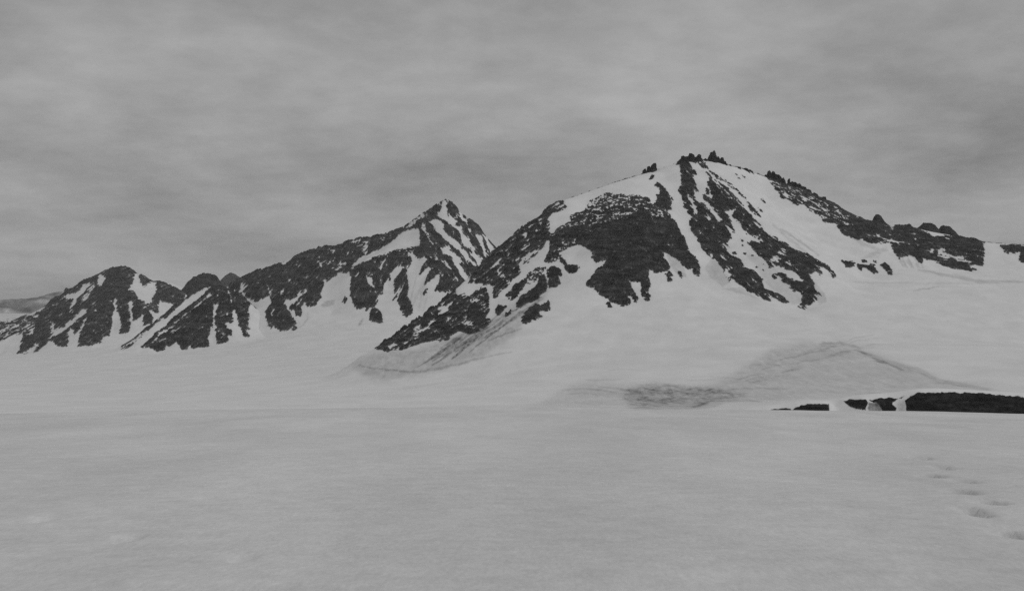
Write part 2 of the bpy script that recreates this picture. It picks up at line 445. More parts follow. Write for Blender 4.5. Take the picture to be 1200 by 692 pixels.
sv.snow(T1("320,560 330,520 350,480 385,485 375,520 420,490 480,445 470,470 380,535 340,565"), 0.2)
sv.snow(T1("410,500 440,465 485,445 460,475 430,500"), 0.1)
sv.snow(T1("150,640 200,610 210,625 170,650"), 0.1); sv.snow(T1("120,580 150,555 200,545 150,580"), 0.25)
sv.snow(T1("240,620 300,588 315,590 280,615"), 0.15)
sv.snow(T1("700,470 730,462 750,485 720,490"), 0.2); sv.snow(T1("680,460 705,405 715,430 700,455"), 0.2); sv.snow(T1("610,520 630,500 640,530"), 0.1)
sv.snow(T1("360,410 375,408 400,432 378,438"), 0.1)
sv.snow(T1("720,320 745,290 800,300 770,330"), 0.4)
sv.snow(T1("870,90 885,60 945,15 950,20 900,75"), 0.0)
# ledges left of the dome
for s in ("975,280 1020,220 1080,170 1150,130 1158,160 1100,225 1050,290 1010,315", "1050,350 1065,305 1140,250 1200,195 1215,300 1130,335 1080,362"):
    sv.rock(T1(s), LEDGE, 0.92)
sv.rock(T1("895,385 930,345 985,350 955,400 920,418"), 9); sv.rock(T1("970,430 980,395 1015,375 1010,410 990,435"), 19, 0.9)
sv.rock(T3("30,465 40,420 100,370 170,330 195,255 230,245 250,310 250,355 210,385 180,412 110,445 50,482"), LEDGE)
sv.rock(T3("240,210 300,188 350,220 362,262 320,260 345,312 300,347 262,340 260,280 238,240"), LEDGE)
sv.rock(T3("100,250 160,210 240,190 230,230 150,300 110,330"), LEDGE, 0.58)
sv.rock(T3("320,130 380,93 392,130 370,160 400,182 460,180 482,200 440,237 400,237 370,212 348,170"), LEDGE)
sv.rock(T3("60,585 75,540 130,480 180,452 200,470 260,422 277,490 240,512 200,500 190,520 217,557 150,572 100,592"), 10)
sv.rock(T3("80,160 110,110 200,60 180,110 130,160 80,190"), SPUR, 0.42)
# dome
sv.rock(T2("500,400 520,350 570,310 620,290 650,220 740,195 760,170 790,120 840,98 900,68 960,73 1060,88 1110,78 1200,108 1200,690 780,690 830,620 905,540 830,560 795,500 760,450 700,430 600,460 560,500 540,540 480,560 470,530 500,470"), DOME)
sv.rock(T2("760,170 790,120 840,98 900,68 960,73 1060,88 1110,78 1210,108 1210,200 1000,260 800,290 640,300 570,330 500,400 520,350 570,310 620,290 650,220 740,195"), DOME, 0.70)
sv.rock(T2("740,195 790,120 900,68 1060,80 1200,100 1200,150 1000,130 850,180"), DOME, 0.56)
sv.snow(T2("560,500 600,460 700,430 760,447 798,490 785,525 730,560 690,570 630,545 600,520"))
sv.snow(T2("660,420 680,395 695,400 680,425"), 0.2); sv.snow(T2("780,320 810,315 800,350"), 0.2)
sv.rock(T3("440,30 900,-60 1100,-60 1000,170 1030,237 1000,235 950,210 940,260 972,282 975,320 955,360 975,400 970,432 935,437 905,380 905,290 880,300 830,240 800,265 820,290 850,350 880,400 892,430 870,462 855,440 840,395 800,410 835,420 830,462 770,472 720,452 650,417 590,360 520,322 570,250 610,205 665,150 600,150 550,130 560,75"), DOME)
sv.rock(T3("225,155 240,120 270,60 260,20 330,-20 440,40 400,60 330,90 320,140 290,165 250,172"), DOME, 0.9)
sv.rock(T5("-20,-40 310,-10 340,75 375,120 390,165 410,210 440,240 465,270 485,340 480,387 440,372 425,330 400,332 360,310 330,265 280,245 235,213 225,240 270,320 240,347 185,352 160,285 130,250 100,330 0,330"), DOME)
sv.rock(T4("0,348 60,360 120,400 210,440 270,480 300,540 340,590 370,640 390,700 0,700"), DOME)
sv.rock(T4("0,345 60,355 120,395 210,440 260,480 250,530 120,480 0,470"), DOME, 0.72)
sv.rock(T4("160,412 180,375 170,350 205,345 200,310 163,282 175,258 212,280 242,310 262,350 277,400 284,455 250,458 210,440"), DOME)
sv.rock(T4("270,360 285,370 295,392 280,392"), DOME)
# summit knobs left of the couloir
sv.rock(T4("120,242 140,205 162,215 150,238"), 11)
# ribs
sv.rock(T4("310,120 345,92 388,82 402,120 422,150 452,188 465,206 430,210 442,260 474,322 462,335 430,300 445,340 462,390 502,410 545,450 582,500 640,570 692,620 704,660 640,690 470,690 430,610 400,560 420,520 400,480 368,430 358,380 328,320 345,280 350,230 345,170"), RIBL, 0.93, -55)
sv.snow(T4("380,318 422,370 452,430 464,485 440,480 430,430 400,370")); sv.snow(T4("520,500 545,500 575,550 560,555"), 0.35)
sv.rock(T5("400,-10 430,60 470,120 492,190 540,230 580,265 640,320 650,370 680,422 700,400 760,440 820,492 900,522 980,562 990,535 940,515 1000,530 1060,572 1112,562 1060,520 1010,505 942,478 922,440 920,400 870,350 800,320 760,270 700,220 650,190 690,180 650,130 700,110 690,70 640,-10"), RIBL, 0.93, -50)
sv.snow(T5("640,150 700,185 640,200"), 0.5); sv.snow(T5("650,340 680,340 700,390 670,390"), 0.4)
sv.rock(T4("405,75 425,60 442,70 462,110 502,140 532,190 572,240 602,290 642,350 690,410 722,450 685,462 652,470 692,520 722,580 732,622 700,592 650,540 610,490 580,450 545,420 508,392 498,350 520,340 560,380 576,370 545,310 533,260 550,240 520,190 480,140 450,127 410,108"), RIBM)
sv.rock(T4("515,300 530,300 548,350 532,352"), RIBM)
sv.rock(T4("460,75 482,72 500,110 560,180 640,255 600,235 530,170 490,125"), RIBR)
sv.rock(T4("585,236 640,290 700,350 760,420 842,490 900,550 935,598 942,620 1000,650 1065,692 910,692 900,640 870,635 800,620 770,560 720,520 705,490 730,460 690,410 640,340"), RIBR, 0.92, -48)
sv.rock(T4("540,168 620,218 700,278 742,318 792,360 842,420 915,508 880,500 840,460 800,390 760,342 700,297 630,237"), RIBR, 0.9)
sv.rock(T4("610,250 680,300 740,370 790,430 770,435 700,370 640,310"), RIBR, 0.72)
sv.snow(T4("865,535 900,560 925,590 880,565"), 0.1); sv.snow(T4("800,620 905,645 912,680 860,650"), 0.05)
sv.rock(T6("190,-10 330,-10 345,12 430,57 530,127 640,162 720,213 782,238 802,280 845,320 820,332 790,290 760,265 730,250 715,240 742,310 722,322 690,290 650,310 680,360 700,420 752,472 700,450 670,435 712,487 660,517 620,557 565,542 600,490 588,430 540,420 500,390 470,370 440,330 400,347 388,310 430,300 470,300 510,330 552,352 600,362 560,300 540,290 480,280 430,250 370,265 340,210 300,180 250,130 210,80 250,75 290,92 312,85 290,50 220,22"), RIBR, 0.92, -42)
sv.snow(T6("375,205 400,180 440,228 400,250"), 0.25); sv.snow(T6("480,210 500,205 548,248 520,250"), 0.25); sv.snow(T6("420,150 460,140 490,180 470,180"), 0.4)
sv.snow(T6("485,380 525,372 525,385 495,392"), 0.1)
sv.rock(T6("370,255 640,300 600,430 450,360"), RIBR, 0.62) if False else None
for s in ("95,150 130,150 150,170 110,170", "190,160 215,165 205,175", "240,165 265,175 245,180", "165,60 185,70 175,80", "265,255 300,262 275,270", "310,235 330,245 315,250", "320,268 345,285 325,285", "175,95 190,105 180,110"):
    sv.rock(T6(s), RIBM, 0.85)
# right ridge
sv.rock(T7("112,108 128,62 160,66 220,106 260,136 310,146 340,146 380,200 420,230 480,250 560,275 640,315 690,365 760,385 810,410 850,406 1000,465 1050,430 1210,430 1210,690 1110,655 1040,685 1010,640 1000,580 970,562 900,545 850,572 730,532 640,502 590,432 520,422 480,382 430,342 370,312 320,302 260,262 200,242 190,220 160,172 120,122"), RIDGE, 0.95, -30)
sv.rock(T7("112,108 160,66 340,146 480,250 640,315 760,385 700,440 560,400 480,382 370,312 260,262 190,220"), RIDGE, 0.66, -32)
sv.rock(T7("120,110 130,62 160,66 220,106 260,136 330,146 385,200 640,315 690,365 640,340 480,265 300,165 180,110"), RIDGE, 0.95, -30)
sv.rock(T8("-20,95 70,136 130,141 170,176 240,186 290,186 315,150 350,145 420,160 480,195 540,236 600,250 680,245 740,245 810,255 870,265 900,285 922,297 918,462 850,460 872,492 800,492 720,487 640,457 560,422 520,422 490,410 480,442 450,432 440,390 400,370 350,392 310,402 280,350 270,310 260,297 150,302 100,292 -20,262"), RIDGE, 0.93, -12)
sv.snow(T8("425,165 480,195 540,225 600,250 560,252 500,215 440,190")); sv.snow(T8("380,225 440,228 450,240 400,238"), 0.1)
sv.snow(T8("600,392 588,340 640,350 682,380 760,392 832,432 740,432 690,400 650,422"), 0.15); sv.snow(T8("510,345 560,350 590,372 540,365"), 0.2)
sv.snow(T8("190,270 260,272 300,290 380,296 300,303 240,294"), 0.1); sv.snow(T8("800,455 860,460 830,480"), 0.1); sv.snow(T8("640,260 690,270 680,280"), 0.2)
sv.rock(T8("1030,312 1150,312 1200,322 1320,330 1320,460 1200,440 1160,425 1178,362 1090,372 1060,362"), 12, 0.95)
# outcrops below the basin
sv.rock(T6("868,203 905,215 935,215 982,232 955,262 910,262 900,235"), 13); sv.rock(T6("990,240 1015,240 1080,240 1102,245 1142,300 1102,302 1080,282 1030,258 1010,287 990,262"), 20)
sv.rock(T6("1020,205 1050,205 1055,225 1025,225"), 21, 0.9); sv.rock(T6("1095,208 1125,212 1125,230 1100,228"), 22, 0.9)
sv.rock(T8("180,462 225,433 247,460 272,490 272,522 240,522 215,472"), 14)
# isolated rocks at the foot
sv.rock(T3("652,452 690,442 708,480 672,485"), 15)
sv.rock(T3("1068,242 1110,222 1132,260 1090,272"), 16); sv.rock(T3("1092,278 1122,276 1127,300 1100,303"), 23, 1.0); sv.rock(T5("318,350 345,348 367,390 350,402"), 17)
for s in ("725,200 735,202 770,240 760,238", "780,208 790,208 803,240 795,238", "910,370 922,372 945,405 935,405", "883,432 895,435 928,478 918,478"):
    sv.rock(T4(s), 18, 0.95)
sv.rock(T2("660,75 680,70 692,76 670,82"), 18, 0.9)

# dirty snow, debris streaks, bare ice
FAN = [(412, 428), (440, 412), (480, 408), (545, 392), (580, 372), (620, 340), (655, 318), (640, 345), (600, 395), (560, 420), (500, 437), (450, 446), (425, 440)]
sv.stain(FAN, 0.34)
rs = random.Random(4)
for i in range(44):
    x = 535 + rs.uniform(0, 110); y = 392 - (x - 545) * 0.55 + rs.uniform(-4, 10)
    L_ = rs.uniform(20, 60); pts = [(x - L_ * t * 0.82, y + L_ * t * (0.62 + 0.05 * math.sin(t * 5))) for t in np.linspace(0, 1, 6)]
    sv.soil(stroke(pts, rs.uniform(0.8, 2.0)), rs.uniform(0.3, 0.65))
sv.soil(stroke([(568, 388), (560, 394), (548, 404), (538, 414), (530, 421)], 2.6), 0.95)
sv.soil(stroke([(598, 375), (585, 385), (565, 400), (550, 412)], 1.6), 0.6); sv.soil(stroke([(612, 385), (590, 392), (570, 400)], 1.4), 0.5)
sv.soil(stroke([(420, 428), (445, 432), (490, 436), (530, 428), (560, 420), (600, 412)], 3.0), 0.30)
for a, b in (((735, 330), (740, 360)), ((700, 345), (705, 365))): pass
sv.soil(T5("560,250 640,330 690,420 640,460 560,390 520,330"), 0.22); sv.soil(T5("240,215 330,265 370,330 390,390 330,380 270,300"), 0.30)
sv.soil(T6("400,250 460,330 560,430 610,500 540,520 400,420 330,350 280,250 200,170 260,170"), 0.16)
sv.soil(T6("650,320 760,440 770,500 720,520 690,440"), 0.25)
sv.soil(T5("620,470 760,460 900,540 760,500"), 0.25)
for s, w, d in (([(915, 268), (945, 288), (960, 300)], 3, .3), ([(905, 262), (925, 280), (945, 296)], 3, .2), ([(985, 268), (1010, 285), (1030, 292)], 4, .22)):
    sv.soil(stroke(s, w), d)
sv.soil(stroke([(1030, 300), (1010, 305), (1040, 290)], 8), 0.2)
sv.soil(stroke([(1075, 316), (1110, 322), (1150, 330), (1200, 330)], 4), 0.28); sv.soil(stroke([(1070, 340), (1085, 338), (1100, 336)], 2), 0.3)
sv.soil(stroke([(1000, 330), (1010, 331), (1140, 332)], 1.5), 0.2)
for i in range(14):
    x = rs.uniform(1048, 1080); sv.soil(stroke([(x, 300 + rs.uniform(0, 6)), (x + 3, 308), (x + 6, 314)], 1.2), .4)
GS = Survey(380, 380, 1300, 490)
for S_ in (sv, GS):
    S_.stain([(728, 462), (742, 453), (765, 449), (800, 452), (860, 455), (880, 462), (850, 470), (820, 479), (741, 480)], 0.55)
    S_.stain([(735, 460), (770, 451), (800, 455), (785, 465), (760, 478), (735, 478)], 0.25)
    S_.stain([(580, 478), (640, 472), (690, 470), (735, 472), (735, 480), (580, 480)], 0.12)
    S_.stain([(650, 462), (668, 452), (690, 446), (745, 452), (765, 478), (620, 480)], 0.2)
    S_.stain([(880, 425), (905, 410), (940, 402), (985, 400), (1010, 410), (1060, 428), (1110, 445), (1180, 458), (1000, 466), (900, 472), (800, 470), (840, 450)], 0.26)
    S_.soil(stroke([(1005, 411), (1022, 417), (1030, 423), (1045, 427), (1058, 434)], 2.2), 0.6)
    S_.soil(stroke([(1010, 412), (1040, 424), (1075, 433), (1100, 446), (1160, 456)], 6), 0.22)
    S_.soil(stroke([(960, 402), (985, 401), (1010, 408)], 3), 0.3)
    S_.stain([(905, 408), (930, 405), (935, 412), (890, 438), (880, 430)], 0.28)
    S_.stain([(965, 425), (980, 420), (985, 440), (975, 450)], 0.25)
    for i in range(46):
        x = rs.uniform(736, 835); y = rs.uniform(456, 478) ; l = rs.uniform(6, 20)
        S_.soil(stroke([(x, y), (x + l * .5, y - l * rs.uniform(.1, .3)), (x + l, y - l * rs.uniform(.2, .45))], rs.uniform(.8, 1.6)), rs.uniform(.15, .45))
    for i in range(10):
        x = rs.uniform(695, 800); y = rs.uniform(449, 456); l = rs.uniform(20, 50)
        S_.soil(stroke([(x, y), (x + l * .5, y + 2.5), (x + l, y + 6)], 1.5), rs.uniform(.2, .4))
    for i in range(30):
        t = rs.random(); x = 860 + 150 * t; y = 450 - 45 * math.sin(t * 1.6) + rs.uniform(-6, 12); l = rs.uniform(15, 45)
        S_.soil(stroke([(x, y), (x + l * .5, y - l * .16), (x + l, y - l * .22)], rs.uniform(1, 2)), rs.uniform(.15, .35))
    for i in range(22):
        x = rs.uniform(640, 880); y = rs.uniform(425, 470)
        S_.soil(stroke([(x, y), (x + 20, y + rs.uniform(-3, 2)), (x + 50, y + rs.uniform(-5, 3))], rs.uniform(1, 2.5)), rs.uniform(.08, .22))
GS.stain(FAN, 0.34); GS.finish(0.5, 0.5)
sv.finish(0.5, 0.4)

crest = line([(425, 416, 2310), (438, 409, 2350), (460, 395, 2400), (490, 374, 2470), (515, 356, 2530), (550, 324, 2620), (580, 295, 2690), (605, 272, 2740), (630, 257, 2780),
              (640, 246, 2790), (652, 237, 2800), (680, 228, 2850), (720, 214, 2900), (745, 206, 2930), (765, 200, 2950), (795, 190, 2960), (802, 187, 2960), (835, 188, 3000),
              (865, 197, 3040), (900, 208, 3080), (940, 223, 3080), (975, 238, 3060), (1000, 253, 3040), (1030, 264, 3030), (1050, 264, 3020), (1080, 269, 3010), (1110, 276, 3000),
              (1150, 284, 2990), (1200, 290, 3000), (1290, 297, 3000)], 26)
crest = [p if p[0] < 620 or p[0] > 1500 else q for p, q in zip(crest, jag(crest, 9, 60, 2))]
hp = list(crest) + back_points(crest[::5], 260, 190) + back_points(crest[::7], 650, 480)
hp += [at(*p) for p in [
    (470, 412, 2280), (500, 407, 2290), (545, 389, 2340), (575, 366, 2420), (520, 385, 2400), (560, 350, 2510), (600, 310, 2620),
    (415, 432, 2200), (450, 447, 2050), (500, 440, 2080), (560, 425, 2110), (620, 400, 2190), (600, 378, 2290), (640, 360, 2370), (655, 330, 2480), (675, 300, 2570),
    (690, 336, 2430), (720, 356, 2370), (740, 358, 2360), (770, 345, 2400), (820, 325, 2500), (705, 290, 2550), (740, 270, 2610), (755, 240, 2710), (695, 243, 2770), (780, 300, 2550), (800, 272, 2650),
    (780, 207, 2900), (795, 237, 2800), (812, 272, 2690), (835, 310, 2560), (852, 337, 2460),
    (808, 220, 2850), (820, 262, 2690), (850, 312, 2520), (882, 347, 2420), (907, 355, 2390), (850, 258, 2715), (836, 215, 2880), (880, 262, 2710), (905, 290, 2630), (940, 312, 2540), (955, 335, 2450), (945, 362, 2370), (977, 324, 2520),
    (870, 310, 2560), (900, 335, 2470), (900, 232, 2985), (930, 257, 2910), (960, 282, 2810), (1000, 297, 2760), (975, 305, 2640), (1010, 322, 2620), (1040, 302, 2740), (1100, 303, 2830), (1140, 318, 2720), (1185, 314, 2740), (1060, 322, 2620), (1000, 338, 2520), (1280, 325, 2700),
    (740, 380, 2240), (800, 368, 2290), (860, 372, 2270), (950, 387, 2180), (1050, 352, 2400), (1150, 342, 2480), (1200, 338, 2520), (1290, 345, 2500),
    (660, 400, 2180), (720, 405, 2140), (820, 396, 2150), (900, 398, 2120), (1000, 388, 2170), (1100, 378, 2250), (1200, 380, 2250), (1290, 385, 2250)]]
# the toe dips under the glacier
hp += [(x, y, float(G(np.array([[x]]), np.array([[y]]))[0, 0]) - dz) for x, y, dz in (
    (-420, 2250, 30), (-300, 1950, 30), (-150, 1850, 35), (50, 1850, 30), (250, 1850, 30), (450, 1850, 30), (700, 1850, 30), (1000, 1850, 30), (1250, 1900, 30),
    (-500, 2600, 80), (-480, 2900, 120), (-450, 3300, 160))]
patches = {
    DOME: ('rock_face', 'broad dark dome of rock flecked with snow at its upper rim', None),
    SPUR: ('rock_spur', 'long rock spur running down to a pointed toe above the streaked snow fan', None),
    RIBL: ('rock_rib', 'ragged rock rib along the snow couloir beside the dome', None),
    RIBM: ('rock_rib', 'narrow rock rib between two thin snow chutes under the summit', None),
    RIBR: ('rock_rib', 'rock rib ending in a hooked toe beside the wide snow basin', None),
    RIDGE: ('rock_ridge', 'streaky dark rock ridge descending above the wide snow basin', None),
    LEDGE: ('rock_ledge', 'broken rock ledges between the spur and the dome', None),
    9: ('rock_outcrop', 'small dark rock in the snow gully beside the long spur', ('rock outcrop',)),
    19: ('rock_outcrop', 'tiny rock next to a larger one in the gully beside the spur', ('rock outcrop',)),
    20: ('rock_outcrop', 'broad ragged low rock in the middle of the row below the snow basin', ('rock outcrop',)),
    21: ('rock_outcrop', 'small rock just above the broad ragged one below the snow basin', ('rock outcrop',)),
    22: ('rock_outcrop', 'small rock between the broad ragged one and the leaning one', ('rock outcrop',)),
    23: ('rock_outcrop', 'tiny lower rock of two in snow under the striped chute', ('rock outcrop',)),
    10: ('rock_outcrop', 'slanting dark rock outcrop in snow above the streaked debris fan', ('rock outcrop',)),
    11: ('rock_outcrop', 'small rock knob just below the lone pinnacles on the snow shoulder', ('rock outcrop',)),
    12: ('rock_ridge', None, None),
    13: ('rock_outcrop', 'flat ragged rock at the start of the row below the snow basin', ('rock outcrop',)),
    14: ('rock_outcrop', 'short leaning rock ending the row below the snow basin', ('rock outcrop',)),
    15: ('rock_outcrop', 'small round rock in snow under the foot of the dark dome', ('rock outcrop',)),
    16: ('rock_outcrop', 'upper rock of two in snow under the striped chute of the dome', ('rock outcrop',)),
    17: ('rock_outcrop', 'narrow rock in the striped snow chute at the dome foot', ('rock outcrop',)),
    18: ('rock_outcrop', None, None)}
main, _ = massif('mountain', 'broad snow mountain with dark rock dome, ribs and jagged summit pinnacles', hp, sv, patches,
              (-480, 1560), [(1850, 2260, 5), (2260, 3110, 1.85), (3110, 3200, 4), (3200, 3560, 12)], 2.0, 3.0, 22.0, M_SNOW, M_ROCK, seed=3)

# crest pinnacles
def pinnacle(px, top, base, w, D, seed, parent, lean=0.0, mat=M_ROCK):
    """blocky leaning rock tower with a broken, slanted top"""
    r_ = random.Random(seed); n, m = 7, 4
    x0, y0, zt = at(px, top, D); zb = at(px, base, D)[2] - 8
    top = top - 0.08 * (base - top); zt = at(px, top, D)[2]; rad = w * 1.75 / F * D / 2; co = []; sl = r_.uniform(-.5, .5); sp_ = [r_.uniform(.75, 1.25) for _ in range(n)]
    for j in range(m + 1):
        t = j / m
        for i in range(n):
            a = 2 * math.pi * i / n; k = rad * (1.15 - 0.55 * t) * sp_[i] * r_.uniform(.85, 1.15)
            tt = t * (0.80 + 0.20 * math.cos(a + seed) + sl * 0.3 * math.cos(a))
            co.append((x0 + math.cos(a) * k + lean * rad * t, y0 + math.sin(a) * k * 1.4, zb + (zt - zb) * tt))
    co.append((x0 + lean * rad, y0, zt))
    co = np.array(co); q = []
    for j in range(m):
        for i in range(n):
            a = j * n + i; b = j * n + (i + 1) % n; q += [(a, b, b + n), (a, b + n, a + n)]
    for i in range(n): q.append((m * n + i, m * n + (i + 1) % n, len(co) - 1))
    return mesh_obj('rock_pinnacle', co, np.array(q), mat, parent, smooth=False, origin=np.array([x0, y0, zb]))
for i, a in enumerate([(800.5, 185, 194, 7, 2957), (806, 184, 193, 7, 2962), (815, 184.5, 193, 6, 2970), (822, 185, 195, 6, 2980), (828, 186, 196, 6, 2988), (836, 181, 195, 7, 2997), (844, 185.5, 197, 5, 3007), (848.5, 189, 199, 5, 3013), (898, 205, 212, 4, 3075), (913, 206, 217, 6, 3080), (918, 208.5, 219, 5, 3080), (929, 213, 223, 6, 3080), (947, 222, 232, 6, 3078), (955, 226, 236, 7, 3072), (966, 231, 241, 7, 3068), (764.5, 192, 203, 6, 2950), (761.5, 195, 204, 5, 2945), (768.5, 194.5, 202, 4, 2955), (756.5, 198, 205, 4, 2940), (753.5, 201, 206, 3, 2940),
                       (798, 184.5, 193, 8, 2955), (803, 184, 192, 7, 2960), (809, 180.5, 191, 6, 2965), (812, 182, 192, 5, 2968), (818, 181.5, 193, 5, 2975), (826, 187, 194, 4, 2985),
                       (830, 183, 194, 5, 2990), (834, 179.5, 194, 5, 2995), (838, 177, 193, 5, 3000), (842, 184, 195, 5, 3005), (846, 187.5, 196, 5, 3010), (851, 191, 199, 5, 3018),
                       (856, 193, 200, 3.5, 3025), (865, 196, 202, 5, 3035), (874, 197.5, 204, 6, 3048), (879, 199, 205, 6, 3055), (889, 203, 209, 4, 3066),
                       (901.5, 200.5, 212, 5, 3078), (905, 201, 212, 5, 3080), (909, 204, 214, 6, 3080), (924.5, 210, 220, 3.5, 3080), (933, 214, 224, 6, 3080), (937, 215.5, 226, 6, 3080), (942, 219, 229, 7, 3078)]):
    pinnacle(*a, 100 + i, main, lean=random.Random(i).uniform(-.4, .4))

# =========================================================== ROCK KNOBS behind the right ridge
sk = Survey(1000, 230, 1150, 300)
sk.rock([(1000, 230), (1150, 230), (1150, 300), (1000, 300)], 1)
sk.snow(T8("590,170 605,185 625,205 605,225 595,245 580,200")); sk.finish()
for nm, lb, cr_ in (('rock_tower', 'pointed rock tower behind the low point of the dark ridge', [(1017, 268, 3150), (1021, 264, 3150), (1024, 254, 3150), (1028, 250.5, 3150), (1033, 254, 3150), (1037, 263, 3150), (1041, 264, 3150), (1048, 273, 3150)]),
                    ('rock_tower', 'flat rock tower behind the dark ridge and its snow strip', [(1068, 275, 3200), (1078, 265, 3200), (1082, 261.5, 3200), (1090, 261.5, 3200), (1096, 264, 3200), (1101, 272, 3200), (1104, 278, 3200)]),
                    ('rock_tower', 'sloping rock tower behind the dark ridge beside a snow notch', [(1096, 275, 3230), (1102, 266, 3230), (1106, 264, 3230), (1114, 266, 3230), (1119, 272, 3230), (1124, 279, 3230), (1130, 284, 3230)])):
    c = line(cr_, 8)
    h_ = RBF(c + back_points(c, 60, 45) + [(x, y - 70, z - 50) for x, y, z in c] + back_points(c, 200, 160) + [(x, y - 200, z - 150) for x, y, z in c])
    X, Y = np.meshgrid(np.arange(c[0][0] - 10, c[-1][0] + 10, 2.0), np.arange(c[0][1] - 90, c[0][1] + 90, 2.5))
    Z = h_(X, Y) + fbm(X / 16, Y / 16, 5, 5, .7, True) * 5.5 - 2
    q = grid_quads(*X.shape); cc = np.c_[X.ravel(), Y.ravel(), Z.ravel()]
    o = mesh_obj(nm, cc, q, M_ROCK, smooth=False, origin=np.array([X.mean(), Y.mean(), Z.min()]))
    tagset(o, lb, 'rock tower', 'rock towers behind the dark ridge')

# =========================================================== PYRAMID PEAK
T9 = tile(260, 275); T10 = tile(400, 225); T11 = tile(400, 280)
sp = Survey(230, 220, 680, 420)
RID, PYR, BUT = 1, 2, 3
sp.rock(T9("40,350 50,330 120,292 200,252 310,217 390,192 440,207 510,147 560,122 620,87 680,82 740,67 800,77 880,32 960,2 1040,7 1130,-12 1200,-30 1200,60 1000,150 905,250 890,272 830,268 770,312 745,335 710,302 720,340 690,410 702,442 660,492 610,507 580,480 572,500 555,577 520,567 510,520 490,542 480,500 530,462 600,392 560,422 480,462 450,450 440,492 520,602 522,660 440,682 390,672 355,640 350,667 320,650 310,580 300,540 350,472 330,430 240,472 190,452 120,412 50,382"), RID, 0.95, 60)
sp.rock(T10("-60,420 0,355 60,315 110,305 180,315 240,312 340,270 430,243 445,250 440,275 380,330 300,380 150,445 70,510 -60,600"), RID, 0.95, 60)
sp.rock(T10("430,246 480,193 560,143 620,113 690,68 740,40 772,45 802,85 862,135 932,195 978,225 1005,285 1095,378 1200,470 1200,700 60,700 60,545 150,490 370,400 550,380 550,290 540,255 440,280"), PYR, 0.95, -52)
sp.rock(T11("55,250 110,205 140,190 320,95 380,75 480,75 560,60 600,300 600,480 500,560 300,600 60,460"), BUT, 0.97, 66)
# shelf
sp.snow(T10("65,548 75,510 150,450 270,400 370,340 420,308 540,253 552,290 530,330 555,380 470,390 370,405 310,430 210,470 140,500"))
sp.snow(T11("-60,690 -60,270 0,260 50,245 75,290 60,340 60,400 90,460 112,497 180,480 165,515 205,482 240,472 258,432 300,600 600,480 800,690"), 0.0)
sp.rock(T11("60,330 75,262 180,265 222,340 258,432 240,472 205,482 165,515 180,480 112,497 90,460 60,400"), BUT)
sp.snow(T11("90,265 110,228 128,220 118,250"), 0.1)
sp.snow(T11("392,190 432,195 370,290 362,360 380,390 438,345 395,420 410,470 430,545 300,690 200,690 200,595 300,595 290,540 260,480 250,400 290,385 305,310 345,290 345,240"))
sp.snow(T11("175,265 212,270 222,320 245,380 262,405 225,355 180,295"))
sp.rock(T11("360,430 375,400 405,385 395,410 370,440"), BUT)
sp.snow(T11("500,72 522,130 548,150 622,118 562,200 545,250 612,200 632,210 580,300 582,335 652,270 692,232 692,285 640,390 600,485 500,525 490,450 460,380 470,340 458,230 490,170"))
sp.snow(T11("455,80 470,85 500,125 495,135")); sp.snow(T11("600,-100 601,-100 600,-99"))
sp.rock(T11("538,250 545,225 580,205 580,225 555,252"), BUT); sp.rock(T11("573,370 590,345 610,340 602,382 577,398"), BUT)
sp.rock(T11("395,440 430,358 465,350 470,400 497,470 503,515 462,552 430,540 415,480"), BUT)
sp.rock(T11("580,330 640,240 700,180 690,235 640,280 600,320"), PYR)
sp.snow(T11("320,95 345,90 300,170 265,240 285,170"), 0.15)
sp.rock(T11("195,562 208,495 245,483 282,520 302,582 270,594 220,582"), 4)
sp.rock(T11("2,430 30,406 47,425 25,452 6,447"), 5)
for s, v_ in (("710,62 750,48 762,60 745,100 755,150 782,185 818,215 800,238 750,220 700,180 668,145 712,130 700,100", 0), ("615,213 660,188 702,200 722,260 762,310 822,360 872,420 932,490 968,522 940,532 870,460 800,390 720,330 670,270", .06),
              ("800,240 847,233 847,290 892,330 932,380 952,430 992,490 970,522 930,460 890,410 850,350 830,290", .06), ("688,393 740,398 800,428 832,460 837,510 862,560 897,590 887,628 840,590 810,520 770,460 720,430", 0),
              ("800,88 842,130 862,170 892,195 897,217 850,200 830,150", .1), ("938,288 982,310 1002,380 1027,440 1015,464 985,400 960,340", .05), ("990,298 1032,328 1062,380 1078,400 1050,434 1020,360", .05),
              ("728,488 760,515 772,555 742,535", .1), ("778,585 812,600 812,625", .1), ("478,212 510,188 545,168 560,148 592,148 580,180 540,200 500,240 455,255", .15), ("560,225 590,225 600,280 640,340 670,375 650,370 600,310", .35),
              ("885,260 915,255 925,280 900,275", .2), ("780,270 800,280 795,310", .3), ("145,335 165,345 185,345 182,430 160,442 150,400", .25), ("80,340 130,325 120,350 90,360", .3), ("275,330 305,320 300,350", .35), ("340,280 352,275 350,330", .4), ("85,380 140,370 130,385", .4), ("750,375 760,375 765,405 752,400", .2), ("660,430 672,425 675,500 665,490", .3)):
    sp.snow(T10(s), v_)
sp.rock(T10("880,300 920,285 940,340 920,350"), PYR, .9); sp.rock(T10("890,395 910,390 930,430 915,435"), PYR, .9); sp.rock(T10("740,60 750,60 745,110 765,180 755,180 735,115"), PYR, .6)
